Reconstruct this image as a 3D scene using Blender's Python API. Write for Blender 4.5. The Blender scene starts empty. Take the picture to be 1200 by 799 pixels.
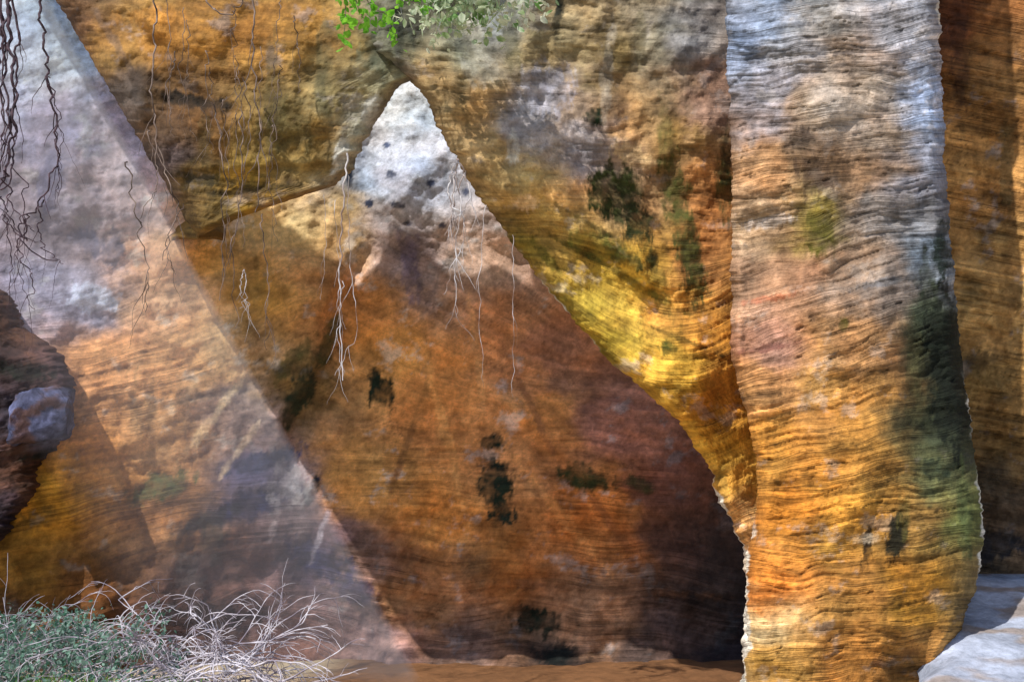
import bpy, math, random
import numpy as np
from mathutils import Vector
random.seed(7); rng=np.random.default_rng(7)
scene=bpy.context.scene
F=1082.0; TH=math.radians(12); CH=1.35
ct,st=math.cos(TH),math.sin(TH)

# ---------------------------------------------------------------- helpers
def W(px,py,Y):
    px=np.asarray(px,float);py=np.asarray(py,float)
    a=(px-600)/F; v=(399.5-py)/F
    dy=ct-v*st; dz=st+v*ct
    k=Y/dy
    return np.stack([a*k, dy*k, dz*k+CH],-1)
TAB=np.random.default_rng(3).uniform(0,2*np.pi,65536); TC=np.cos(TAB); TS=np.sin(TAB)
def _h(ix,iy,s):
    return ((ix*73856093)^(iy*19349663)^(int(s)*83492791+12345))%65521
def noise(x,y,s=0):
    x=np.asarray(x,float);y=np.asarray(y,float)
    x,y=np.broadcast_arrays(x,y)
    x0=np.floor(x);y0=np.floor(y);fx=x-x0;fy=y-y0
    xi=x0.astype(np.int64);yi=y0.astype(np.int64)
    u=fx*fx*fx*(fx*(fx*6-15)+10);v=fy*fy*fy*(fy*(fy*6-15)+10)
    def g(i,j):
        h=_h(xi+i,yi+j,s); return TC[h]*(fx-i)+TS[h]*(fy-j)
    return ((g(0,0)*(1-u)+g(1,0)*u)*(1-v)+(g(0,1)*(1-u)+g(1,1)*u)*v)*1.5
def fbm(x,y,o=4,s=0,r=0.5):
    t=0;a=1;n=0
    for i in range(o):
        t=t+a*noise(x*2**i+i*17.3,y*2**i+i*9.1,s+i*31); n+=a; a*=r
    return t/n*1.4
def sm(x): 
    x=np.clip(x,0,1); return x*x*(3-2*x)
def lin(c):
    c=np.asarray(c,float)/255
    return np.where(c<=0.04045,c/12.92,((c+0.055)/1.055)**2.4)

def mesh_from(name,V,Fc,mat,cols=None,smooth=True,bed=None,alpha=None):
    me=bpy.data.meshes.new(name)
    V=np.asarray(V,dtype=np.float32);Fc=np.asarray(Fc,dtype=np.int32)
    me.vertices.add(len(V)); me.vertices.foreach_set('co',V.ravel())
    k=Fc.shape[1]
    me.loops.add(Fc.size); me.loops.foreach_set('vertex_index',Fc.ravel())
    me.polygons.add(len(Fc)); me.polygons.foreach_set('loop_start',np.arange(0,Fc.size,k,dtype=np.int32))
    me.polygons.foreach_set('use_smooth',np.full(len(Fc),smooth))
    me.update(calc_edges=True); me.validate()
    if cols is not None:
        at=me.color_attributes.new('Col','FLOAT_COLOR','POINT')
        c=np.ones((len(V),4),dtype=np.float32); c[:,:3]=cols
        if alpha is not None: c[:,3]=alpha
        at.data.foreach_set('color',c.ravel())
        ab=me.attributes.new('Bed','FLOAT_VECTOR','POINT')
        if bed is None: bed=V
        ab.data.foreach_set('vector',np.asarray(bed,dtype=np.float32).ravel())
    me.materials.append(mat)
    ob=bpy.data.objects.new(name,me); scene.collection.objects.link(ob)
    return ob

# ---------------------------------------------------------------- materials
def rock_mat(name,rough=0.88,bump=0.5,bedcol=0.3,bedbump=0.5,bedsc=(0.9,11,0.9),line=0.35,mott=(0.66,1.36)):
    """Col = rock colour with some light and shade painted in (alpha = how strongly bedded the rock is here), Bed = coordinates along the bedding planes"""
    m=bpy.data.materials.new(name); m.use_nodes=True; nt=m.node_tree; N=nt.nodes; L=nt.links
    b=N['Principled BSDF']; b.inputs['Roughness'].default_value=rough
    b.inputs['Specular IOR Level'].default_value=0.2
    a=N.new('ShaderNodeAttribute'); a.attribute_name='Col'
    bd=N.new('ShaderNodeAttribute'); bd.attribute_name='Bed'
    tc=N.new('ShaderNodeTexCoord'); mp=N.new('ShaderNodeMapping'); mp.inputs['Scale'].default_value=bedsc
    L.new(bd.outputs['Vector'],mp.inputs['Vector'])
    def nz(sc,det,ro,out):
        n=N.new('ShaderNodeTexNoise'); n.inputs['Scale'].default_value=sc; n.inputs['Detail'].default_value=det
        n.inputs['Roughness'].default_value=ro; L.new(out,n.inputs['Vector']); return n
    nb=nz(1.0,4,0.66,mp.outputs[0]); n1=nz(13,4.5,0.78,tc.outputs['Object'])
    def M(op,x,y,z=None):
        q=N.new('ShaderNodeMath'); q.operation=op
        for i,w in enumerate((x,y,z)):
            if w is None: continue
            if isinstance(w,(int,float)): q.inputs[i].default_value=w
            else: L.new(w,q.inputs[i])
        return q.outputs[0]
    def ramp(n,lo,hi,c0,c1):
        r=N.new('ShaderNodeMapRange'); r.inputs[1].default_value=lo;r.inputs[2].default_value=hi
        r.inputs[3].default_value=c0;r.inputs[4].default_value=c1; L.new(n,r.inputs[0]); return r.outputs[0]
    al=a.outputs['Alpha']
    r1=ramp(n1.outputs[0],0.3,0.7,mott[0],mott[1])
    r3=M('MULTIPLY_ADD',ramp(nb.outputs[0],0.34,0.66,-bedcol,bedcol),al,1.0)
    ab=M('ABSOLUTE',M('SUBTRACT',nb.outputs[0],0.46),0)
    ln=ramp(ab,0.0,0.016,-line,0.0)
    rl=M('MULTIPLY_ADD',ln,al,1.0)
    q=M('MULTIPLY',M('MULTIPLY',r1,rl),r3)
    vm=N.new('ShaderNodeVectorMath'); vm.operation='SCALE'; L.new(a.outputs['Color'],vm.inputs[0]); L.new(q,vm.inputs['Scale'])
    L.new(vm.outputs[0],b.inputs['Base Color'])
    hb=M('MULTIPLY',al,M('MULTIPLY_ADD',nb.outputs[0],bedbump,M('MULTIPLY',ln,0.5)))
    hgt=M('MULTIPLY_ADD',n1.outputs[0],0.5,hb)
    bp=N.new('ShaderNodeBump'); bp.inputs['Strength'].default_value=bump; bp.inputs['Distance'].default_value=0.06
    L.new(hgt,bp.inputs['Height']); L.new(bp.outputs[0],b.inputs['Normal'])
    return m
def plain_mat(name,c1,c2,scale=20,rough=0.8,trans=0.0):
    m=bpy.data.materials.new(name); m.use_nodes=True; nt=m.node_tree; N=nt.nodes; L=nt.links
    b=N['Principled BSDF']; b.inputs['Roughness'].default_value=rough; b.inputs['Specular IOR Level'].default_value=0.25
    tc=N.new('ShaderNodeTexCoord'); n=N.new('ShaderNodeTexNoise'); n.inputs['Scale'].default_value=scale; n.inputs['Detail'].default_value=2
    L.new(tc.outputs['Object'],n.inputs['Vector'])
    r=N.new('ShaderNodeValToRGB'); r.color_ramp.elements[0].color=(*c1,1); r.color_ramp.elements[1].color=(*c2,1)
    r.color_ramp.elements[0].position=0.35; r.color_ramp.elements[1].position=0.65
    L.new(n.outputs['Fac'],r.inputs[0]); L.new(r.outputs[0],b.inputs['Base Color'])
    if trans>0:
        t=N.new('ShaderNodeBsdfTranslucent'); L.new(r.outputs[0],t.inputs[0]); mx=N.new('ShaderNodeMixShader'); mx.inputs[0].default_value=trans
        L.new(b.outputs[0],mx.inputs[1]); L.new(t.outputs[0],mx.inputs[2]); L.new(mx.outputs[0],N['Material Output'].inputs['Surface'])
    return m

# ---------------------------------------------------------------- rock sheets
def colour(PX,PY,cps,stains,seed,warp=22,gain=(1,1,1),S=None,streak=0.3,eps=400.,wet=0.4):
    wx=PX+warp*fbm(PX*0.012,PY*0.018,5,seed)*1.6+6*fbm(PX*.07,PY*.12,3,seed+1)
    wy=PY+warp*fbm(PX*0.012,PY*0.018,5,seed+50)*1.3+6*fbm(PX*.07,PY*.12,3,seed+2)
    num=np.zeros(PX.shape+(3,)); den=np.zeros(PX.shape)
    for (x,y,c) in cps:
        w=1/((wx-x)**2+(wy-y)**2+eps)**2
        num+=w[...,None]*lin(c); den+=w
    col=num/den[...,None]
    if S is None: S=(PX,PY)
    m=fbm(S[0]*0.003,S[1]*0.055,6,seed+3,0.68); k=fbm(PX*0.016,PY*0.02,6,seed+4,0.72); k2=fbm(PX*0.05,PY*0.05,4,seed+14,0.7)
    k3=fbm(PX*0.006,PY*0.006,3,seed+15,0.6)
    reg=sm((fbm(PX*0.006,PY*0.008,2,seed+33)+0.35)/0.6)
    col=col*np.exp(streak*2.5*m*(0.45+0.55*reg)+0.60*k+0.30*k2+0.25*k3)[...,None]
    rl=np.abs(fbm(S[0]*0.004,S[1]*0.07,4,seed+81,0.55)); ln=sm((0.05-rl)/0.05)*reg
    col=col*(1-0.5*streak/0.3*ln)[...,None].clip(0.2,1)
    h=fbm(PX*0.009,PY*0.012,5,seed+5,0.6)
    col=col*np.exp(np.stack([0.06*h,-0.10*h,-0.26*h],-1)*1.2)
    v=fbm(PX*0.035+0.3*fbm(PX*.01,PY*.01,3,seed+8),PY*0.005,5,seed+7,0.6); wm=sm((v-0.18)/0.3)*sm((fbm(PX*.007,PY*.006,3,seed+17)+0.1)/0.4)*wet
    col=col*(1-wm[...,None])+wm[...,None]*col*np.array([0.36,0.44,0.5])
    p=sm((fbm(PX*0.016,PY*0.02,6,seed+6,0.7)-0.25)/0.22)*0.35
    lum=col.mean(-1,keepdims=True)
    col=col*(1-p[...,None])+p[...,None]*(lum*np.array([1.35,1.15,0.95])*1.25+0.012)
    for stn in stains:
        x,y,rx,ry,an,c,s=stn
        a=math.radians(an); dx=PX-x;dy=PY-y
        R=max(rx,ry)*3.2; bx=(np.abs(dx)<R)&(np.abs(dy)<R)
        if not bx.any(): continue
        dx=dx[bx];dy=dy[bx];X=PX[bx];Y=PY[bx]
        u=(dx*math.cos(a)+dy*math.sin(a))/rx; v=(-dx*math.sin(a)+dy*math.cos(a))/ry
        d=np.sqrt(u*u+v*v)+0.8*fbm(X*0.045,Y*0.03,5,seed+int(x)%97,0.75)+0.5*fbm(X*0.14,Y*0.04,4,seed+int(y)%91,0.7)
        q=sm((1.22-d)/0.55)*s
        q=np.clip(q*(0.92+0.6*k2[bx]),0,1)
        col[bx]=col[bx]*(1-q[...,None])+lin(c)*np.exp(0.5*k2[bx])[...,None]*q[...,None]
    g=np.asarray(gain(PX,PY) if callable(gain) else np.array(gain))
    col=np.maximum(col*g,0.003); mx=col.max(-1,keepdims=True)
    return col*np.minimum(1,0.84/mx)

def sheet(name,py0,py1,xl,xr,nr,nc,depth,cps,stains,gain,mat,seed,rag=(3,3),tilt=None,streak=0.3,
          disp=(0.10,0.05,0.02),edge=(0.5,30,0.5,30),rim=(1,1,0,0),thick=1.6,eps=400.,pits=0.0,cav=2.5,painted_rim_light=(None,None),wet=0.4,lf=1.0,bedm=None):
    py=np.linspace(py0,py1,nr)
    XL=np.interp(py,[a for a,b in xl],[b for a,b in xl]); XR=np.interp(py,[a for a,b in xr],[b for a,b in xr])
    z=py*0
    XL=XL+rag[0]*(fbm(py*0.03,z+seed,3,seed+9)*1.3+0.6*fbm(py*0.2,z+3,2,seed)); XR=XR+rag[1]*(fbm(py*0.03,z+seed,3,seed+19)*1.3+0.6*fbm(py*.2,z+7,2,seed))
    XR=np.maximum(XR,XL+0.5)
    u=np.linspace(0,1,nc)
    PX=XL[:,None]*(1-u)+XR[:,None]*u; PY=np.repeat(py[:,None],nc,1)
    S=tilt(PX,PY) if tilt else (PX,PY)
    big=fbm(PX*0.006,PY*0.006,3,seed+21)+0.35*fbm(PX*.018,PY*.014,3,seed+25); 
    reg=sm((fbm(PX*0.007,PY*0.009,2,seed+33)+0.35)/0.6)
    lay=fbm(S[0]*0.005*lf,S[1]*0.05*lf,6,seed+22,0.6); rd=np.abs(fbm(S[0]*0.006*lf,S[1]*0.04*lf,4,seed+23)); sharp=sm(rd/0.16)-1
    sml=fbm(PX*0.03,PY*0.04,5,seed+24,0.7)
    amp=0.35+0.65*reg
    rel=disp[1]*amp*(lay*0.8+0.8*sharp)+disp[2]*sml
    D=-(disp[0]*big+rel)
    if pits>0:
        pt=fbm(S[0]*0.03,S[1]*0.10,4,seed+40,0.55); pm=sm((pt-0.5)/0.1)*sm((fbm(PX*.01,PY*.008,2,seed+41)-0.0)/0.25)
        D=D+pits*pm
    else: pm=np.zeros_like(PX)
    Y=depth(PX,PY)+D
    dl=PX-XL[:,None]; dr=XR[:,None]-PX
    tl=np.clip(1-dl/edge[1],0,1); tr=np.clip(1-dr/edge[3],0,1)
    Y=Y+edge[0]*(1-np.sqrt(1-tl**2*0.98))+edge[2]*(1-np.sqrt(1-tr**2*0.98))
    P=W(PX,PY,Y)
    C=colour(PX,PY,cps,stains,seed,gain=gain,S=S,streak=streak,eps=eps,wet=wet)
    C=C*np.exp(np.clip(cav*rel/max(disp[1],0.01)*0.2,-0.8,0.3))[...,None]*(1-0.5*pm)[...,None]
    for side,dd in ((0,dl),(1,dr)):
        if painted_rim_light[side]:
            for (y0,y1,wd,s) in painted_rim_light[side]:
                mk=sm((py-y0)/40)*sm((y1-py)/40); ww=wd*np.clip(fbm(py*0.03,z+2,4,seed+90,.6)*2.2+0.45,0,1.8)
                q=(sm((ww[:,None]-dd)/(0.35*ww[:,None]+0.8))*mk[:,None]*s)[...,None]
                C=C*(1-q)+np.array([0.8,0.76,0.66])*q  # pale tone painted along the edge as rim light
    bm_=0.3+0.7*sm((fbm(PX*0.009,PY*0.014,4,seed+70,.6)+0.25)/0.5)
    A=bm_*(bedm(PX,PY) if bedm else 1.0)
    C=np.concatenate([C,A[...,None]],-1)
    cam=np.array([0,0,CH]); B=np.stack([S[0]/100,S[1]/100,0*PX+seed],-1)
    def ext(P,C,B,axis,side,sh):
        g=lambda A:(A[:,0] if side==0 else A[:,-1]) if axis==1 else (A[0] if side==0 else A[-1])
        e=g(P);c=g(C);bb=g(B)
        d=e-cam; d=d/np.linalg.norm(d,axis=-1,keepdims=True)
        ks=[thick*t for t in (0.06,0.15,0.3,0.5,0.75,1.0)]
        Ps=[];Cs=[];Bs=[]
        for k in ks:
            q=e+d*k+np.array(sh)*k*0.25
            q=q+0.05*k*np.stack([fbm(e[:,2]*2,e[:,0]*2+k*3,3,seed+60),0*e[:,0],fbm(e[:,2]*2,e[:,0]*2+k*3,3,seed+61)],-1)
            Ps.append(q);Cs.append(c);Bs.append(bb+np.array([k,0,0]))
        if side==0: Ps=Ps[::-1];Cs=Cs[::-1];Bs=Bs[::-1]
        cat=lambda X,Xs: np.concatenate([np.stack(Xs,axis),X] if side==0 else [X,np.stack(Xs,axis)],axis)
        return cat(P,Ps),cat(C,Cs),cat(B,Bs)
    if rim[0]: P,C,B=ext(P,C,B,1,0,(1,0,0))
    if rim[1]: P,C,B=ext(P,C,B,1,1,(-1,0,0))
    if rim[2]: P,C,B=ext(P,C,B,0,0,(0,0,-1))
    if rim[3]: P,C,B=ext(P,C,B,0,1,(0,0,1))
    n,m=P.shape[:2]
    idx=np.arange(n*m).reshape(n,m)
    Fc=np.stack([idx[1:,:-1],idx[1:,1:],idx[:-1,1:],idx[:-1,:-1]],-1).reshape(-1,4)
    C=C.reshape(-1,4)
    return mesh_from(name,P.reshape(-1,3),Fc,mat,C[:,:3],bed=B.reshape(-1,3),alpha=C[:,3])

BK=(20,24,14)
rockA=rock_mat('sandstone_wall',bump=0.6,bedcol=0.30,bedbump=0.9,bedsc=(0.32,17,.9),line=0.4)
rockC=rock_mat('sandstone_crossbedded',bump=0.65,bedcol=0.30,bedbump=1.0,bedsc=(0.35,19,.9),line=0.5)
rockB=rock_mat('sandstone_pillar',bump=0.75,bedcol=0.28,bedbump=1.1,bedsc=(0.38,18,0.8),line=0.45)

# --- back wall ---------------------------------------------------
cp_back=[(475,115,(240,226,212)),(460,160,(190,172,160)),(500,190,(166,150,142)),(480,215,(134,118,112)),(440,215,(116,108,104)),(540,240,(145,124,112)),(480,300,(118,90,78)),  # near-white apex points put the light from the gap into the rock colour
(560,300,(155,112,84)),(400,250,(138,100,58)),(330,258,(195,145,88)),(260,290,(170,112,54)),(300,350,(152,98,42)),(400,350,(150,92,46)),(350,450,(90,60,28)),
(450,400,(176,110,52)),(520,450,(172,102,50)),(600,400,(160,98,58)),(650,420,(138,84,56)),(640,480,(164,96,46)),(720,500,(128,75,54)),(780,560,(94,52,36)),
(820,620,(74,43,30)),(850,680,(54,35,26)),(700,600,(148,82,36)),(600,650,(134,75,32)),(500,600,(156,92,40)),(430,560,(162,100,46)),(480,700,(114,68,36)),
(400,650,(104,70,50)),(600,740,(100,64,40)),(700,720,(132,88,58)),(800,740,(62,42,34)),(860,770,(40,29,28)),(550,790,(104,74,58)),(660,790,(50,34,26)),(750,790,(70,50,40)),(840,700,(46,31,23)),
(30,40,(172,170,180)),(60,15,(240,238,240)),(60,150,(120,110,126)),(130,200,(160,128,120)),(80,260,(124,108,112)),(100,340,(144,132,142)),(200,340,(204,146,104)),  # whitish top-left points paint the sunlit opening into the wall colour
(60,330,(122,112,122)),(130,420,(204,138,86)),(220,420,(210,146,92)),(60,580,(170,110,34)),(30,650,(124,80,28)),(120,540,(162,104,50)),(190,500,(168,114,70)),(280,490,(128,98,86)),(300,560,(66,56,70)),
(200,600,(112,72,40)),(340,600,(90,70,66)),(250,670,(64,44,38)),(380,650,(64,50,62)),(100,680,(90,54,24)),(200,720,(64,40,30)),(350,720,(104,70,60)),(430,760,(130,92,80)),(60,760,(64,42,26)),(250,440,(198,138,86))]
st_back=[(448,456,15,24,-15,BK,1),(577,517,16,11,5,BK,1),(582,568,20,32,0,BK,1),(590,600,13,13,0,BK,1),(685,560,32,14,8,(38,36,16),0.95),(748,568,17,10,20,(50,44,20),0.85),
(628,728,28,16,10,(20,22,13),1),(655,768,30,14,5,(18,18,14),1),(352,460,13,44,28,(32,30,16),0.95),(385,400,9,36,25,(50,42,18),0.8),(345,420,10,28,40,(56,46,20),0.7),(365,575,6,18,25,(26,22,20),0.9),
(480,310,12,40,-5,(84,66,74),0.65),(410,208,6,12,0,(20,22,28),1),(458,205,7,5,0,(40,40,48),1),(463,240,8,4,10,(34,34,42),1),(432,238,5,4,0,(34,34,42),1),(505,215,5,4,0,(46,46,56),1),(545,225,5,4,0,(44,44,54),1),(452,170,5,3,0,(60,60,70),1),(478,262,6,3,0,(40,36,44),1),(520,265,5,3,0,(50,44,50),1),  # small dark spots draw holes, their shade put into the colour
(300,590,60,16,-22,(34,30,46),0.9),(370,655,45,16,25,(34,30,50),0.85),(310,540,45,11,-15,(44,42,56),0.85),(190,570,38,16,-20,(66,66,38),0.9),(340,568,24,24,20,(160,138,126),0.4),(240,610,40,10,-25,(38,32,30),0.8),(410,690,30,14,20,(44,34,48),0.7),
(245,495,6,55,38,(222,180,132),0.38),(285,520,4,40,35,(215,172,130),0.35),(215,465,6,30,42,(220,170,122),0.3),(375,625,4,28,20,(170,145,140),0.35),(320,620,4,26,15,(170,140,130),0.35),
(110,350,30,16,10,(190,186,196),0.7),(105,285,24,14,30,(80,74,86),0.7),(135,290,10,24,0,(74,70,82),0.75),(250,720,60,14,0,(32,23,20),0.8),(520,500,6,90,-14,(200,128,66),0.45),(655,600,6,80,-40,(186,114,58),0.5),(505,650,60,10,5,(80,44,24),0.5),(560,420,5,60,-8,(194,130,76),0.45),
(850,640,30,50,0,(44,28,20),0.6),(560,745,60,8,12,(62,38,26),0.6),(700,690,140,6,4,(76,46,28),0.6),(500,380,40,8,-35,(120,74,38),0.5),(60,210,14,40,10,(86,80,100),0.6),(40,610,30,12,-20,(72,52,22),0.6),(560,660,16,30,0,(64,46,26),0.4),(250,630,16,26,0,(42,38,28),0.6),
(720,620,5,50,-35,(100,56,30),0.6),(470,540,4,60,20,(104,62,32),0.6),(620,470,4,70,-25,(108,62,36),0.6)]
def dback(X,Y_):
    y=11.4+(400-Y_)/400*0.45 - 1.0*sm((430-X)/480) + 0.35*sm((X-700)/200)
    l1=(X-410)-(-0.35)*(Y_-300)+14*fbm(Y_*.012,X*.004,3,90)
    y=y+0.22*sm(l1/26+0.5)*sm((Y_-230)/80)*sm((620-Y_)/150)
    l2=(X-600)-0.85*(Y_-480)+16*fbm(Y_*.01,X*.005,3,91)
    y=y-0.20*sm(l2/30+0.5)*sm((Y_-420)/70)*sm((760-Y_)/80)
    b=sm((Y_-745-26*fbm(X*.009,Y_*0,3,92))/95)
    fold=0.34*fbm(X*.012+Y_*.014,Y_*.016-X*.003,4,93)*sm((X-250)/150)
    y=y-b*(0.3+0.75*sm((X-360)/130))-b*fold
    return y
def t_back(X,Y_):
    k=sm((420-X)/150)
    b=Y_+k*(0.22*(X-200)) - (1-k)*(0.06*(X-500)) +14*fbm(X*.006,Y_*.006,2,77)
    b=b-(1-k)*sm((520-Y_)/150)*0.5*(X-500)
    return X,b
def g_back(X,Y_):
    t=sm((X-(65+0.532*Y_)+140)/200)[...,None]  # colour raised on the shaded side of the sun's edge
    low=(1-0.4*sm((Y_-745)/40))[...,None]  # wall foot painted darker to mute the sun falling on it
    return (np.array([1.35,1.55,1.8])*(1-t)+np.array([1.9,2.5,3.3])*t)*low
def bm_back(X,Y_):
    return np.clip(0.35+0.65*sm((Y_-480)/150)+0.5*sm((300-X)/100)*sm((Y_-330)/80),0,1)*sm((Y_-240)/80+0.15)
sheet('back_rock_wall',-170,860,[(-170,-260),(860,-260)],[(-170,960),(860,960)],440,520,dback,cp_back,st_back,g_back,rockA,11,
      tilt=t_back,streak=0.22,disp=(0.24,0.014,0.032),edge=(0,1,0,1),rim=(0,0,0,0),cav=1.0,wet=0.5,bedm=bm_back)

# --- overhanging slab ---------------------------------------------
cp_over=[(90,15,(125,90,56)),(130,50,(160,118,56)),(200,60,(170,118,48)),(280,50,(152,104,42)),(350,40,(165,118,50)),(420,60,(148,118,58)),(470,30,(100,96,70)),(400,110,(132,114,66)),
(440,90,(164,150,106)),(425,150,(170,162,130)),(350,150,(134,100,42)),(300,200,(144,110,42)),(360,200,(120,95,44)),(220,120,(108,74,36)),(200,150,(92,66,40)),(150,120,(100,82,64)),(190,200,(90,70,58)),
(240,230,(98,75,34)),(290,240,(160,114,34)),(385,212,(152,135,100)),(250,170,(124,87,40)),(100,-100,(120,90,50)),(400,-100,(120,100,60))]
st_over=[(222,118,45,9,10,(36,28,18),0.9),(140,60,5,60,-32,(110,90,70),0.5),(250,212,55,7,8,(46,38,18),0.8),(300,222,60,5,-6,(54,42,16),0.8),(335,150,34,28,0,(82,72,38),0.6),(455,60,34,24,0,(78,80,56),0.75),(270,90,30,8,0,(92,58,22),0.6),(180,20,40,10,0,(205,135,52),0.5),
(320,100,12,54,0,(72,64,34),0.55),(380,60,9,44,0,(84,78,48),0.5),(165,90,20,12,20,(58,42,26),0.7),(400,180,8,26,20,(190,182,158),0.6),(435,130,10,20,30,(205,196,170),0.6),(240,170,10,30,0,(68,58,30),0.55),(130,30,14,18,0,(90,62,34),0.5)]
sheet('overhanging_rock_slab',-330,281,[(-330,-140),(0,66),(130,143),(276,229),(281,231)],[(-330,560),(55,540),(85,500),(102,466),(125,452),(165,428),(200,412),(218,392),(228,360),(240,325),(252,290),(266,255),(276,235),(281,233)],
      290,240,lambda X,Y_:8.35+(300-Y_)/400*0.35-0.0006*(X-300)-0.12*sm((X-0.58*Y_-150+20*fbm(Y_*.02,X*.01,3,9))/25)+0.10*sm((Y_-190+0.1*(X-300)+12*fbm(X*.02,Y_*.01,3,19))/14),cp_over,st_over,(0.92,1.02,1.35),rockA,23,tilt=lambda X,Y_:(X,Y_-0.12*X),disp=(0.22,0.012,0.036),
      edge=(0.55,26,0.5,22),rim=(1,1,0,1),thick=1.3,rag=(3,5),streak=0.22,cav=1.0,wet=0.6,bedm=lambda X,Y_:0.35+0.5*sm((Y_-170)/60))

# --- right-hand wall ----------------------------------------------
cp_right=[(480,30,(100,98,74)),(520,95,(158,134,90)),(560,130,(160,123,70)),(540,60,(118,112,86)),(620,140,(150,145,140)),(640,60,(150,129,86)),(680,130,(152,126,98)),(720,70,(150,123,72)),
(770,60,(142,129,100)),(820,40,(150,139,125)),(835,120,(165,127,100)),(800,150,(160,120,58)),(740,140,(190,150,96)),(620,200,(168,134,74)),(590,190,(150,123,74)),(660,220,(184,134,74)),
(690,170,(165,152,142)),(640,260,(152,118,56)),(615,290,(142,116,42)),(700,330,(182,146,50)),(740,360,(198,156,58)),(700,400,(174,142,44)),(800,370,(194,130,52)),(830,300,(170,114,60)),
(840,420,(198,136,52)),(790,440,(202,156,56)),(850,480,(188,126,44)),(835,520,(220,160,54)),(860,560,(236,172,68)),(870,610,(220,164,95)),(835,230,(170,115,62)),(570,40,(135,130,115)),(600,-60,(120,110,80)),(872,700,(235,225,200)),(800,-60,(140,125,95))]
st_right=[(720,222,30,32,0,(48,50,18),1),(744,262,18,28,-25,(42,44,16),1),(766,300,8,14,0,(36,38,14),1),(796,250,15,82,-10,(72,70,28),0.92),(812,315,14,44,-8,(64,60,22),0.95),(730,300,26,9,25,(70,64,22),0.85),
(696,140,12,10,0,(24,36,16),1),(780,408,12,8,0,(72,72,22),0.85),(850,210,9,54,0,(64,62,28),0.9),(640,105,30,30,0,(165,164,170),0.5),(712,90,7,60,5,(168,157,135),0.45),(615,238,16,10,0,(220,184,136),0.7),(740,180,24,12,30,(224,186,126),0.6),(655,15,5,34,10,(48,48,36),0.85),
(690,300,60,4,28,(80,68,22),0.85),(740,330,70,4,30,(100,80,24),0.8),(800,398,50,3,22,(80,62,20),0.75),(640,300,30,5,50,(100,86,26),0.75),(690,262,50,3,30,(100,82,38),0.75),(600,170,8,20,0,(190,182,158),0.5),(560,80,20,20,0,(170,166,148),0.4),(780,170,9,50,-4,(104,90,46),0.6),
(700,290,40,16,20,(86,86,32),0.6),(660,370,10,30,-40,(94,88,32),0.5),(600,50,10,40,0,(84,80,54),0.6),(750,40,8,44,0,(96,86,56),0.5),(775,345,10,50,-20,(86,80,30),0.55)]
def t_right(X,Y_):
    k=sm((Y_-230)/120)
    b=Y_-k*(0.55*(X-700))*sm((900-X)/160)-(1-k)*0.05*X; return X,b+8*fbm(X*.01,Y_*.01,2,5)
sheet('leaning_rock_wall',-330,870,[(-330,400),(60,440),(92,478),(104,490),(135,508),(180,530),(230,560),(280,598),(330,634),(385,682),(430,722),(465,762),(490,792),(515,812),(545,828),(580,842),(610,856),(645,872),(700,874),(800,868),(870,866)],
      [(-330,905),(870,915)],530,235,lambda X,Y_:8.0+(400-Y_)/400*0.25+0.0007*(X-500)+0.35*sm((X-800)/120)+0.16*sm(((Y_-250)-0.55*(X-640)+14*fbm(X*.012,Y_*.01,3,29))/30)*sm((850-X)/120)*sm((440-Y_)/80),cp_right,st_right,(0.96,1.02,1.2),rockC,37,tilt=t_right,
      disp=(0.24,0.018,0.032),edge=(0.4,20,0,1),rim=(1,0,0,0),thick=1.5,rag=(5,0),streak=0.26,cav=1.5,painted_rim_light=([(310,420,3,0.8),(540,680,5,0.9),(690,900,5,0.9)],None),wet=0.6,bedm=lambda X,Y_:0.35+0.65*sm((Y_-220)/90))

# --- pillar ------------------------------------------------------
cp_pil=[(870,50,(138,148,166)),(900,15,(152,164,182)),(960,30,(152,150,144)),(1050,30,(158,160,166)),(900,110,(150,150,158)),(950,120,(156,132,106)),(1010,110,(168,148,126)),(1075,90,(156,160,172)),
(900,200,(180,132,86)),(960,190,(118,90,62)),(1040,170,(156,136,114)),(1080,200,(134,142,158)),(880,260,(176,145,110)),(960,260,(140,120,50)),(1050,260,(152,146,140)),(890,330,(196,152,116)),
(950,330,(160,117,86)),(1030,330,(136,122,110)),(1085,300,(110,122,132)),(900,400,(160,118,96)),(1000,400,(168,124,80)),(1078,380,(62,68,46)),(900,450,(176,122,72)),(980,450,(188,134,68)),
(1110,430,(26,32,20)),(1090,490,(42,47,30)),(1125,510,(56,62,44)),(900,520,(206,144,62)),(1000,520,(192,134,60)),(1100,560,(106,110,70)),(920,600,(196,122,42)),(1000,600,(192,134,52)),
(1080,600,(154,117,60)),(1135,600,(112,112,58)),(900,680,(186,113,42)),(1000,680,(178,124,58)),(1080,700,(184,130,46)),(1130,700,(144,114,66)),(900,770,(192,137,56)),(1000,770,(174,118,54)),(1070,780,(164,117,60)),(980,-80,(140,150,160)),(880,740,(235,205,150)),(1090,140,(146,156,174)),
(1000,210,(170,136,102)),(980,70,(170,147,124)),(1000,300,(156,134,112)),(920,60,(156,150,146)),(1030,60,(168,150,134))]
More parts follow.
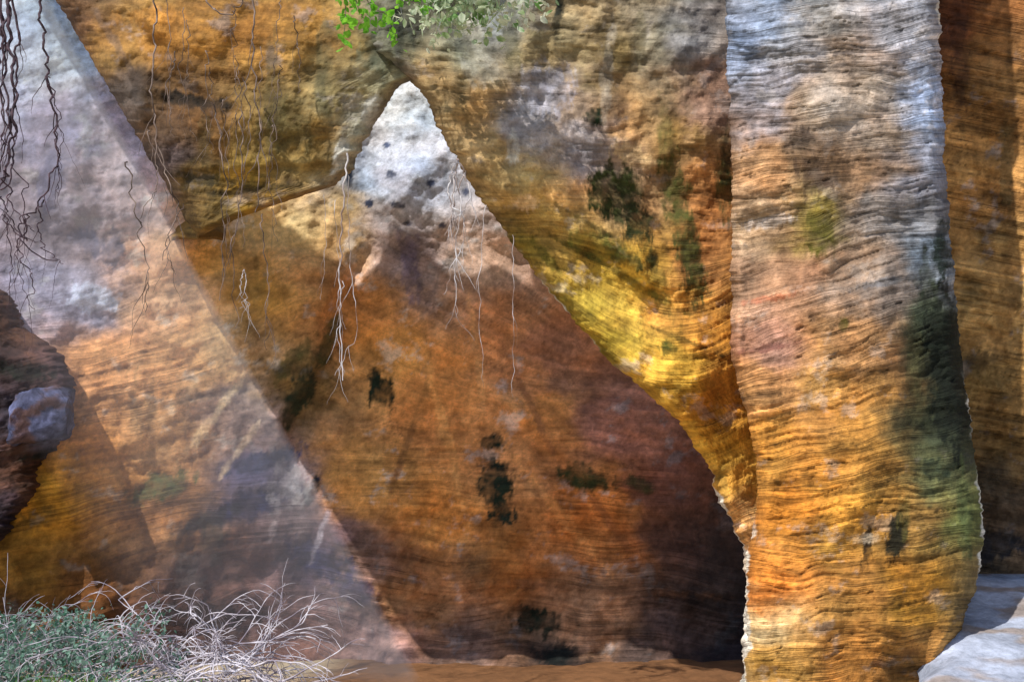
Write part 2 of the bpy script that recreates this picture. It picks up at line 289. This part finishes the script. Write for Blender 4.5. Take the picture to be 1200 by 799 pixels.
st_pil=[(1015,645,7,24,5,(46,32,14),1),(1050,632,12,26,8,(30,27,15),1),(1104,395,22,80,-5,(18,24,14),1),(1112,470,24,56,-5,(22,27,18),1),(1104,290,12,30,0,(36,46,40),0.95),(962,270,18,34,0,(84,78,28),0.85),(990,380,6,10,0,(90,78,32),0.85),
(1095,550,22,12,0,(52,60,42),0.85),(955,205,22,22,20,(66,50,38),0.7),(1005,60,40,4,-8,(64,58,56),0.7),(900,408,40,5,-10,(112,64,56),0.6),(1050,770,30,7,-12,(90,56,30),0.6),(940,160,14,12,0,(52,42,36),0.7),(1012,630,18,7,0,(210,188,155),0.6),
(1070,440,12,60,0,(66,64,38),0.6),(900,260,30,7,-10,(200,190,180),0.45),(1040,330,40,5,-12,(90,94,98),0.55),(900,350,30,4,-10,(165,80,46),0.5),(1130,600,9,54,0,(76,84,48),0.75),(930,30,30,4,-8,(90,92,98),0.5),(960,80,40,3,-8,(80,72,66),0.6),(1060,600,8,30,0,(88,80,38),0.55),(1085,340,10,40,0,(60,66,50),0.6)]
def t_pil(X,Y_): 
    s=0.10+0.18*sm(1-np.abs(Y_-400)/220)
    return X,Y_+s*(X-980)+12*fbm(X*.008,Y_*.01,3,15)-0.15*np.minimum(0,X-940)*sm((Y_-500)/200)
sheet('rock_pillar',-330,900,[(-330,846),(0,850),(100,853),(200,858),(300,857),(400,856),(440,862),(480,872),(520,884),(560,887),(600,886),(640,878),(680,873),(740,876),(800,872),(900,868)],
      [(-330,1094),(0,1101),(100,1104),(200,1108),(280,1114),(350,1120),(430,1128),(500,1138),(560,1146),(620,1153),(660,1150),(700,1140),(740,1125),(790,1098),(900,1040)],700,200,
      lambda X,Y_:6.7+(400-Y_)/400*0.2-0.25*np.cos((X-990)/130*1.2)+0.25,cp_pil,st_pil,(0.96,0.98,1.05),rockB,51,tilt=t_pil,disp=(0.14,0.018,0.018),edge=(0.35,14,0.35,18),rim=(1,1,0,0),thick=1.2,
      rag=(3,4),streak=0.34,pits=0.014,cav=1.6,painted_rim_light=([(600,900,6,0.9)],[(-20,80,4,0.85),(430,520,4,.85),(540,690,5,0.9)]),wet=0.3,lf=1.15,bedm=lambda X,Y_:0.9+0*X)

# --- far right wall ------------------------------------------------
cp_far=[(1150,50,(112,68,30)),(1150,200,(140,92,44)),(1175,350,(152,106,54)),(1150,450,(128,90,44)),(1190,500,(106,72,34)),(1170,600,(70,51,33)),(1120,30,(84,42,20)),(1180,120,(118,75,34)),(1250,300,(130,84,36))]
sheet('side_rock_wall',-330,672,[(-330,1060),(672,1100)],[(-330,1480),(672,1480)],380,180,lambda X,Y_:8.6-0.004*(X-1100)+(400-Y_)/400*0.1,cp_far,
      [(1185,310,12,60,0,(90,56,24),0.5),(1165,640,40,16,0,(32,27,24),0.9),(1125,60,10,80,0,(50,26,14),0.7),(1160,420,40,8,-10,(60,42,22),0.6),(1150,560,30,20,0,(56,42,26),0.6),(1180,200,8,60,0,(70,60,34),0.5)],(1.6,2.0,2.7),rockB,63,tilt=lambda X,Y_:(X,Y_-0.2*X),disp=(0.16,0.025,0.03),edge=(0,1,0,1),rim=(0,0,0,0),thick=1,streak=0.35,cav=2.0,wet=0.5)

# --- left dark outcrop --------------------------------------------
cp_l=[(10,360,(80,48,30)),(40,400,(105,68,44)),(20,430,(40,28,28)),(60,440,(80,58,56)),(20,540,(70,40,24)),(40,560,(98,62,40)),(10,600,(48,36,42)),(-60,500,(60,38,28)),(20,480,(50,46,56)),(70,480,(110,102,116))]
sheet('rock_outcrop',310,680,[(310,-120),(680,-200)],[(310,-30),(330,-8),(350,10),(375,28),(400,52),(412,66),(420,76),(448,84),(455,80),(500,74),(530,60),(560,46),(580,36),(620,10),(680,-30)],200,110,
      lambda X,Y_:9.98-0.10*sm((Y_-405-0.2*X)/12)+0.10*sm((Y_-525+0.2*X)/14)-0.16*sm((Y_-540)/60),cp_l,[(30,435,40,10,10,BK,0.9),(60,530,30,6,-10,BK,0.8)],(0.85,0.9,1.0),rockA,71,tilt=lambda X,Y_:(X,Y_+0.25*X),disp=(0.08,0.03,0.06),edge=(0,1,0.35,26),rim=(0,1,1,1),thick=0.9,rag=(1,8),cav=1.5)
def block(name,px,py,Y,sx,sy,sz,rot,mat,col):
    n=24; V=[];Fc=[];
    for ax in range(3):
        for s in (-1,1):
            base=len(V)
            for i in range(n):
                for j in range(n):
                    a=-1+2*i/(n-1);b=-1+2*j/(n-1)
                    p=[0,0,0];p[ax]=s;p[(ax+1)%3]=a;p[(ax+2)%3]=b
                    V.append(p)
            for i in range(n-1):
                for j in range(n-1):
                    q=[base+i*n+j,base+(i+1)*n+j,base+(i+1)*n+j+1,base+i*n+j+1]
                    Fc.append(q if s>0 else q[::-1])
    V=np.array(V,float)
    r=np.linalg.norm(V,axis=1,keepdims=True); V=V*(1-0.10*(r-1))
    for nn,dd in (((1,-.6,1),1.55),((-1,-1,.8),1.6),((.3,-1,-1.2),1.5)):
        nv=np.array(nn)/np.linalg.norm(nn); pr=V@nv; ex=np.maximum(0,pr-dd*0.75); V=V-ex[:,None]*nv*0.9
    V+=0.14*np.stack([fbm(V[:,1]*1.3+V[:,2],V[:,2]*1.3-V[:,0],5,5),fbm(V[:,0]*1.3-3,V[:,2]*1.3+V[:,1],5,6),fbm(V[:,0]*1.3+5,V[:,1]*1.3+V[:,2],5,7)],-1)
    V[:,2]+=0.2*V[:,0]; V*=np.array([sx,sy,sz])
    c,s=math.cos(rot),math.sin(rot); V=np.stack([V[:,0]*c-V[:,1]*s,V[:,0]*s+V[:,1]*c,V[:,2]],-1)
    V+=W(px,py,Y)
    C=np.tile(lin(col),(len(V),1))*np.exp(1.5*fbm(V[:,0]*5,V[:,2]*7,5,3,.7))[:,None]
    rr=sm((fbm(V[:,0]*4,V[:,2]*5,4,31)-0.0)/0.3)[:,None]; C=C*(1-rr*.7)+lin((90,62,46))*rr*.7
    return mesh_from(name,V,Fc,mat,C)
block('stone_block',50,487,9.92,0.28,0.28,0.28,0.3,rockA,(72,76,104))

# --- ground --------------------------------------------------------
sandm=rock_mat('sandy_ground',bump=0.5,bedcol=0.1,bedsc=(2,2,2),line=0.05,mott=(.8,1.2)); bleach=rock_mat('bleached_rock',bump=0.5,bedcol=0.15,bedsc=(2,3,6),line=0.1,mott=(.7,1.3))
def ground():
    xs=np.concatenate([np.linspace(-300,-9,14),np.linspace(-8.5,8.5,260),np.linspace(9,300,14)])
    ys=np.concatenate([np.linspace(-300,1,14),np.linspace(1.5,13,200),np.linspace(14,400,14)])
    X,Y=np.meshgrid(xs,ys)
    near=(np.abs(X)<9)*(Y>1)*(Y<13.2)
    Z=(0.05*fbm(X*0.6,Y*0.6,4,3)+0.02*fbm(X*4,Y*4,4,4))*near
    Z=Z+near*0.08*np.exp(-((X+3.2)**2/3+(Y-9.2)**2/0.5))
    dark=sm((X+2.4)/0.8)*sm((Y-8)/0.6)*sm((12.9-Y)*2)*near  # sand below the back wall darkened, shade put into its colour
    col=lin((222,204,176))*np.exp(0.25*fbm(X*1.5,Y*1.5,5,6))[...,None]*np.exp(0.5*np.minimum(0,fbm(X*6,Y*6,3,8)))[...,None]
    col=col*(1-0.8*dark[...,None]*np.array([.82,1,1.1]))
    n,m=X.shape; idx=np.arange(n*m).reshape(n,m)
    Fc=np.stack([idx[:-1,:-1],idx[:-1,1:],idx[1:,1:],idx[1:,:-1]],-1).reshape(-1,4)
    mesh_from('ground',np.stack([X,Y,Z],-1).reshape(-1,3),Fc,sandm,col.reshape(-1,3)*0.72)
ground()
def ledge():
    n,m=260,220
    v=np.linspace(0,1,n)[:,None]; u=np.linspace(0,1,m)[None,:]
    Y=9.0-5.2*v+0*u
    X0=2.78-0.45*sm((6.7-Y)/0.8); X=X0+5.2*u
    Z=1.12-0.255*(8.6-Y)+0.05*fbm(X*0.8,Y*0.8,3,12)+0.016*fbm(X*4,Y*4,5,13,.6)
    Z=Z-np.maximum(0,0.35-(X-X0))**2*1.6
    P=np.stack([X,Y,Z],-1)
    C=lin((150,158,176))*np.exp(0.5*fbm(X*2,Y*2,5,14,.65))[...,None]
    rr=sm((fbm(X*1.5,Y*2.5,4,15)-0.0)/0.35)[...,None]; C=C*(1-rr*0.75)+lin((138,122,108))*rr*0.75
    idx=np.arange(n*m).reshape(n,m)
    Fc=np.stack([idx[1:,:-1],idx[1:,1:],idx[:-1,1:],idx[:-1,:-1]],-1).reshape(-1,4)
    mesh_from('sandy_rock_ledge',P.reshape(-1,3),Fc,bleach,C.reshape(-1,3))
ledge()

# ---------------------------------------------------------------- tubes
class Tubes:
    def __init__(s): s.V=[];s.F=[]
    def add(s,pts,r0,r1,k=5):
        pts=np.asarray(pts,float); n=len(pts)
        t=np.gradient(pts,axis=0); t/=np.linalg.norm(t,axis=1,keepdims=True)+1e-9
        ref=np.array([0.3,0.9,0.31]); a=np.cross(t,ref); a/=np.linalg.norm(a,axis=1,keepdims=True)+1e-9; b=np.cross(t,a)
        r=np.linspace(r0,r1,n)[:,None]; base=len(s.V)
        rings=[pts+r*(math.cos(2*math.pi*i/k)*a+math.sin(2*math.pi*i/k)*b) for i in range(k)]
        R=np.stack(rings,1).reshape(-1,3); s.V.extend(R.tolist())
        for i in range(n-1):
            for j in range(k):
                j2=(j+1)%k; s.F.append((base+i*k+j,base+i*k+j2,base+(i+1)*k+j2,base+(i+1)*k+j))
    def make(s,name,mat): return mesh_from(name,s.V,s.F,mat)
def smooth_path(P,n):
    P=np.asarray(P,float); d=np.r_[0,np.cumsum(np.linalg.norm(np.diff(P,axis=0),axis=1))]; d/=d[-1]
    m=len(P); t=np.linspace(0,1,n)
    i=np.clip(np.searchsorted(d,t,side='right')-1,0,m-2); f=((t-d[i])/(d[i+1]-d[i]))[:,None]
    p0=P[np.maximum(i-1,0)];p1=P[i];p2=P[i+1];p3=P[np.minimum(i+2,m-1)]
    return 0.5*((2*p1)+(-p0+p2)*f+(2*p0-5*p1+4*p2-p3)*f**2+(-p0+3*p1-3*p2+p3)*f**3)
def root(T,pl,Y,r0,r1,jit=3,kids=0,kr=0.5,klen=60):
    P=np.array([W(x,y,Y) for x,y in pl]); n=max(12,int(len(pl)*9))
    Q=smooth_path(P,n); sd=random.random()*100
    tt=np.linspace(0,n*0.3,n); g=jit*Y/F
    Q[:,0]+=g*fbm(tt,tt*0+sd,3,3); Q[:,1]+=g*2*fbm(tt,tt*0+sd+9,3,4)
    T.add(Q,r0,r1)
    for _ in range(kids):
        i=random.randint(n//5,n-3); L=klen*random.uniform(0.4,1.2)*Y/F; a=random.uniform(-0.5,0.5)
        m=12; q=[Q[i]]; dx=a
        for j in range(m):
            dx+=random.uniform(-0.3,0.3); dx*=0.9
            q.append(q[-1]+np.array([dx,random.uniform(-.3,.3),-1.0])*L/m)
        T.add(q,r0*kr,r0*kr*0.3,4)
bark_dark=plain_mat('dark_root_bark',(0.03,0.02,0.03),(0.11,0.07,0.09)); bark_mid=plain_mat('brown_root_bark',(0.05,0.035,0.03),(0.28,0.21,0.18),6); bark_pale=plain_mat('pale_root_bark',(0.26,0.18,0.15),(0.66,0.66,0.70),5)
px=1/F*7.5
T=Tubes()
for pl,r,k in [([(8,-60),(12,40),(18,110),(12,170),(2,215),(-8,240)],2.8,4),([(0,-60),(4,60),(10,130),(16,190),(6,225)],2.2,4),([(22,-60),(20,60),(14,130),(4,180),(-5,200)],2,3),([(14,-60),(6,50),(2,120),(4,170)],1.8,3),([(-5,-60),(2,20),(-2,80),(8,150)],2.2,3),
  ([(52,-60),(48,30),(56,90),(66,150),(64,200),(50,232),(32,250),(28,280),(45,300),(70,306)],1.9,6),([(50,235),(46,262),(52,290),(75,310)],1.0,3),([(30,250),(22,290),(40,330),(38,362)],1.0,4),([(2,230),(20,270),(45,285)],1.0,3),([(60,100),(66,170),(68,230)],0.9,2),([(4,200),(14,240),(36,270)],1.2,3),([(5,250),(12,300),(10,370)],0.8,1),([(28,280),(10,262),(0,240)],1.0,2),([(56,90),(72,150),(70,200)],0.8,2),([(10,180),(30,230),(22,300),(30,350)],0.8,3)]:
    root(T,pl,7.5,r*px,r*px*0.4,6,k,0.45,70)
T.make('hanging_roots',bark_dark)
T=Tubes()
L=[([(182,-40),(180,60),(178,120),(188,180),(203,225),(206,255),(190,305)],1.4,4),([(150,190),(160,260),(174,320),(170,365)],1.0,4),([(300,-40),(298,50),(300,110),(306,170),(303,250)],1.4,4),([(250,120),(262,200),(262,290),(258,350)],1.0,3),
  ([(232,-30),(250,10),(275,14),(292,-20)],1.5,0),([(306,250),(313,330),(312,410)],0.8,3),([(280,130),(285,210),(272,300),(278,385)],0.9,3),([(215,240),(196,285),(205,320)],0.8,2),([(170,150),(185,210),(160,260)],0.9,3),([(205,60),(198,110),(204,160)],0.9,2),([(345,20),(352,70),(349,110)],0.8,1),([(285,90),(292,160),(280,230)],0.8,2),([(245,60),(240,120),(250,180)],0.7,2)]
for i in range(14):
    x=random.uniform(155,330); y=random.uniform(-40,170); l=random.uniform(60,160); L.append(([(x,y),(x+random.uniform(-8,8),y+l*.5),(x+random.uniform(-14,14),y+l)],0.6,2))
for pl,r,k in L: root(T,pl,7.72,r*px,r*px*0.4,6,k,0.6,60)
T.make('hanging_roots',bark_mid)
T=Tubes()
for pl,r,k in [([(406,180),(402,255),(398,325),(401,385),(403,446)],1.3,2),([(408,205),(410,300),(418,385),(405,415),(392,440)],0.6,4),([(402,330),(396,390),(402,440)],0.5,5),
  ([(536,185),(532,225),(528,268)],1.6,4),([(528,195),(540,240),(534,300),(536,372)],0.9,4),([(545,200),(530,240),(546,262),(520,345)],0.9,4),([(538,190),(550,230),(530,262)],1.2,4),([(532,190),(526,225),(534,262)],1.2,3),([(600,275),(602,350),(600,465)],0.45,1),([(568,240),(562,340),(567,453)],0.45,2),([(392,235),(398,330)],0.45,1),([(284,315),(289,335),(283,362)],0.6,4),([(288,318),(282,340),(292,358)],0.6,2),([(378,228),(382,300),(376,350)],0.4,2)]:
    root(T,pl,7.7,r*px,r*px*0.35,4,k,0.5,45)
T.make('hanging_roots',bark_pale)

# ---------------------------------------------------------------- leaves
def leaves(pts,size,droop=0.3):
    V=[];Fc=[]
    for p in pts:
        s=size*random.uniform(0.6,1.3)
        d=Vector((random.uniform(-1,1),random.uniform(-1,1),random.uniform(-1,0.5)-droop)).normalized()
        w=d.cross(Vector((random.uniform(-1,1),random.uniform(-1,1),random.uniform(-1,1)))).normalized(); nrm=d.cross(w)
        b=len(V); p=Vector(p)
        for q in (p,p+d*s*0.35+w*s*0.32+nrm*s*.06,p+d*s*0.75+w*s*0.24+nrm*s*.06,p+d*s,p+d*s*0.75-w*s*0.24+nrm*s*.06,p+d*s*0.35-w*s*0.32+nrm*s*.06): V.append(tuple(q))
        Fc.append((b,b+1,b+2,b+3)); Fc.append((b,b+3,b+4,b+5))
    return V,Fc
leaf_green=plain_mat('fresh_leaf',(0.10,0.34,0.02),(0.28,0.62,0.06),15,0.5,0.5)
leaf_pale=plain_mat('sunlit_leaf',(0.14,0.30,0.08),(0.8,0.84,0.7),6,0.5,0.4)
leaf_blue=plain_mat('dusty_leaf',(0.05,0.15,0.10),(0.24,0.38,0.32),12,0.6,0.25)
def join_parts(name,parts):
    e=bpy.data.objects.new(name,None); scene.collection.objects.link(e)
    for o in parts: o.parent=e
    return e
T=Tubes(); pts=[]
for pl in [[(380,-60),(400,-10),(405,15),(402,50)],[(420,-60),(430,0),(455,20),(465,48)],[(440,-60),(470,-5),(500,6)],[(395,-60),(420,10),(432,28)]]:
    P=smooth_path(np.array([W(x,y,7.2) for x,y in pl]),30); T.add(P,0.006,0.003)
    for i in range(10,30): 
        for _ in range(2): pts.append(P[i]+np.array([random.gauss(0,.04),random.gauss(0,.06),random.gauss(0,.025)]))
V,Fc=leaves(pts,0.085)
join_parts('leafy_branch',[T.make('twigs',bark_mid),mesh_from('leaves',V,Fc,leaf_green,smooth=False)])
T=Tubes(); pts=[]
for i in range(34):
    x0=random.gauss(548,38); pl=[(x0,-90),(x0+random.uniform(-15,15),-40),(x0+random.uniform(-35,35),random.uniform(0,46)-abs(x0-548)*0.25)]
    P=smooth_path(np.array([W(x,y,7.5) for x,y in pl]),20); T.add(P,0.005,0.002)
    for j in range(8,20):
        for _ in range(3): pts.append(P[j]+np.array([random.gauss(0,.08),random.gauss(0,.1),random.gauss(0,.05)]))
V,Fc=leaves(pts,0.08)
join_parts('hanging_creeper',[T.make('twigs',bark_pale),mesh_from('leaves',V,Fc,leaf_pale,smooth=False)])

# ---------------------------------------------------------------- brushwood
twig_pale=plain_mat('bleached_twig',(0.22,0.19,0.24),(0.62,0.6,0.68),5)
def grow(T,p,d,L,r,depth,ends=None,sag=0.07):
    n=8; q=[p]; d=np.array(d,float)
    for i in range(n):
        d=d+np.random.default_rng(random.randint(0,10**9)).normal(0,0.13,3); d[2]-=sag; d/=np.linalg.norm(d)
        x=q[-1]+d*L/n
        if x[2]<0.03: x[2]=0.03; d[2]=abs(d[2])*0.3
        q.append(x)
        if depth>0 and random.random()<0.5 and i>0:
            a=d+np.array([random.gauss(0,.6),random.gauss(0,.5),random.gauss(0.05,.4)]); grow(T,x,a/np.linalg.norm(a),L*random.uniform(.4,.7),r*.6,depth-1,ends,sag)
    if ends is not None: ends.extend(q[3:])
    T.add(q,r,r*0.4,4)
T=Tubes()
for i in range(30):   # arching main boughs
    x0=random.uniform(165,300); p=W(x0,790,random.uniform(8.3,8.9)); p[2]=random.uniform(0.1,0.3)
    a=random.choice([1,1,-.6]); grow(T,p,(a*random.uniform(.6,1),random.uniform(-.3,.3),random.uniform(0.5,0.9)),random.uniform(0.55,0.85),0.011,2,None,0.11)
for i in range(26):
    p=W(random.uniform(190,335),790,random.uniform(8.3,8.9)); p[2]=random.uniform(0.03,0.2)
    a=random.uniform(0.4,1.0)*random.choice([-1,1]); grow(T,p,(a,random.uniform(-.4,.4),random.uniform(0.1,0.5)),random.uniform(0.35,0.55),0.009,2)
for i in range(10):
    p=W(random.uniform(20,240),790,8.5); p[2]=random.uniform(0.03,0.15); grow(T,p,(random.choice([-1,1]),random.uniform(-.2,.2),0.05),random.uniform(0.8,1.2),0.012,1,None,.1)
T.make('brushwood_pile',twig_pale)
T=Tubes(); ends=[]
for i in range(62):
    p=W(random.uniform(-80,150),790,random.uniform(8.5,9.2)); p[2]=0.03
    grow(T,p,(random.uniform(-.9,.9),random.uniform(-.5,.5),random.uniform(0.35,0.95)),random.uniform(0.45,0.80),0.007,2,ends)
pts=[]
for e in ends:
    for _ in range(2):
        if random.random()<0.5 and e[2]<0.72: pts.append(np.array(e)+np.array([random.gauss(0,.035) for _ in range(3)]))
V,Fc=leaves(pts,0.042)
join_parts('shrub',[T.make('branches',twig_pale),mesh_from('leaves',V,Fc,leaf_blue,smooth=False)])
V=[];Fc=[]
for i in range(260):
    p=W(random.uniform(-20,240),799,random.uniform(8.2,8.9)); p[2]=0.02; h=random.uniform(.05,.16); a=random.uniform(-.06,.06); b=len(V)
    V+= [(p[0]-.006,p[1],p[2]),(p[0]+.006,p[1],p[2]),(p[0]+a+.002,p[1]+a*.5,p[2]+h),(p[0]+a-.002,p[1]+a*.5,p[2]+h)]; Fc.append((b,b+1,b+2,b+3))
mesh_from('grass',V,Fc,leaf_green,smooth=False)

# ---------------------------------------------------------------- sun + sky
ra=np.array([(65-600)/F,0,(399.5-0)/F]); rb=np.array([(490-600)/F,0,(399.5-799)/F])
def c2w(v): return np.array([v[0], v[1]*ct-v[2]*st, v[1]*st+v[2]*ct])
d=c2w(rb-ra)+0.2*c2w(np.array([(275-600)/F,1,0]))
d/=np.linalg.norm(d)
sd=bpy.data.lights.new('sun','SUN'); sd.energy=5.0; sd.angle=math.radians(0.6); sd.color=(1,0.94,0.85)
so=bpy.data.objects.new('sun',sd); scene.collection.objects.link(so); so.location=(-5,-5,12)
so.rotation_euler=Vector(d).to_track_quat('-Z','Y').to_euler()
el=math.asin(-d[2]); az=math.atan2(-d[0],-d[1])
w=bpy.data.worlds.new('World'); scene.world=w; w.use_nodes=True
sk=w.node_tree.nodes.new('ShaderNodeTexSky'); sk.sky_type='NISHITA'; sk.sun_disc=False; sk.sun_elevation=el; sk.sun_rotation=az
bg=w.node_tree.nodes['Background']; bg.inputs['Strength'].default_value=0.15
w.node_tree.links.new(sk.outputs[0],bg.inputs['Color'])

# ---------------------------------------------------------------- dusty air in the sun shaft
def shaft():
    import bmesh
    m=bpy.data.materials.new('dusty_air'); m.use_nodes=True; nt=m.node_tree; nt.nodes.remove(nt.nodes['Principled BSDF'])
    s=nt.nodes.new('ShaderNodeVolumeScatter'); s.inputs['Color'].default_value=(0.93,0.88,1.0,1); s.inputs['Density'].default_value=0.25
    nt.links.new(s.outputs[0],nt.nodes['Material Output'].inputs['Volume'])
    top=[(-30,-160,9.7),(-38,-160,9.0),(-38,-160,10.4),(-300,-160,9.8)]
    bot=[(524,850,9.3),(512,850,8.8),(512,850,9.8),(200,850,9.35)]
    V=[tuple(W(*p)) for p in top]+[tuple(W(*p)) for p in bot]
    me=bpy.data.meshes.new('sunlit_dust'); me.from_pydata(V,[],[(0,1,5,4),(1,3,7,5),(3,2,6,7),(2,0,4,6),(0,2,3,1),(4,5,7,6)]); me.update()
    bm=bmesh.new(); bm.from_mesh(me); bmesh.ops.recalc_face_normals(bm,faces=bm.faces); bm.to_mesh(me); bm.free()
    me.materials.append(m); o=bpy.data.objects.new('sunlit_dust',me); scene.collection.objects.link(o)
shaft()

cd=bpy.data.cameras.new('camera'); cd.sensor_width=36; cd.lens=36*F/1200; cd.clip_end=1000; cd.clip_start=0.05
co=bpy.data.objects.new('camera',cd); scene.collection.objects.link(co); co.location=(0,0,CH); co.rotation_euler=(math.radians(90)+TH,0,0)
scene.camera=co
scene.view_settings.view_transform='Standard'; scene.view_settings.look='None'; scene.view_settings.exposure=0
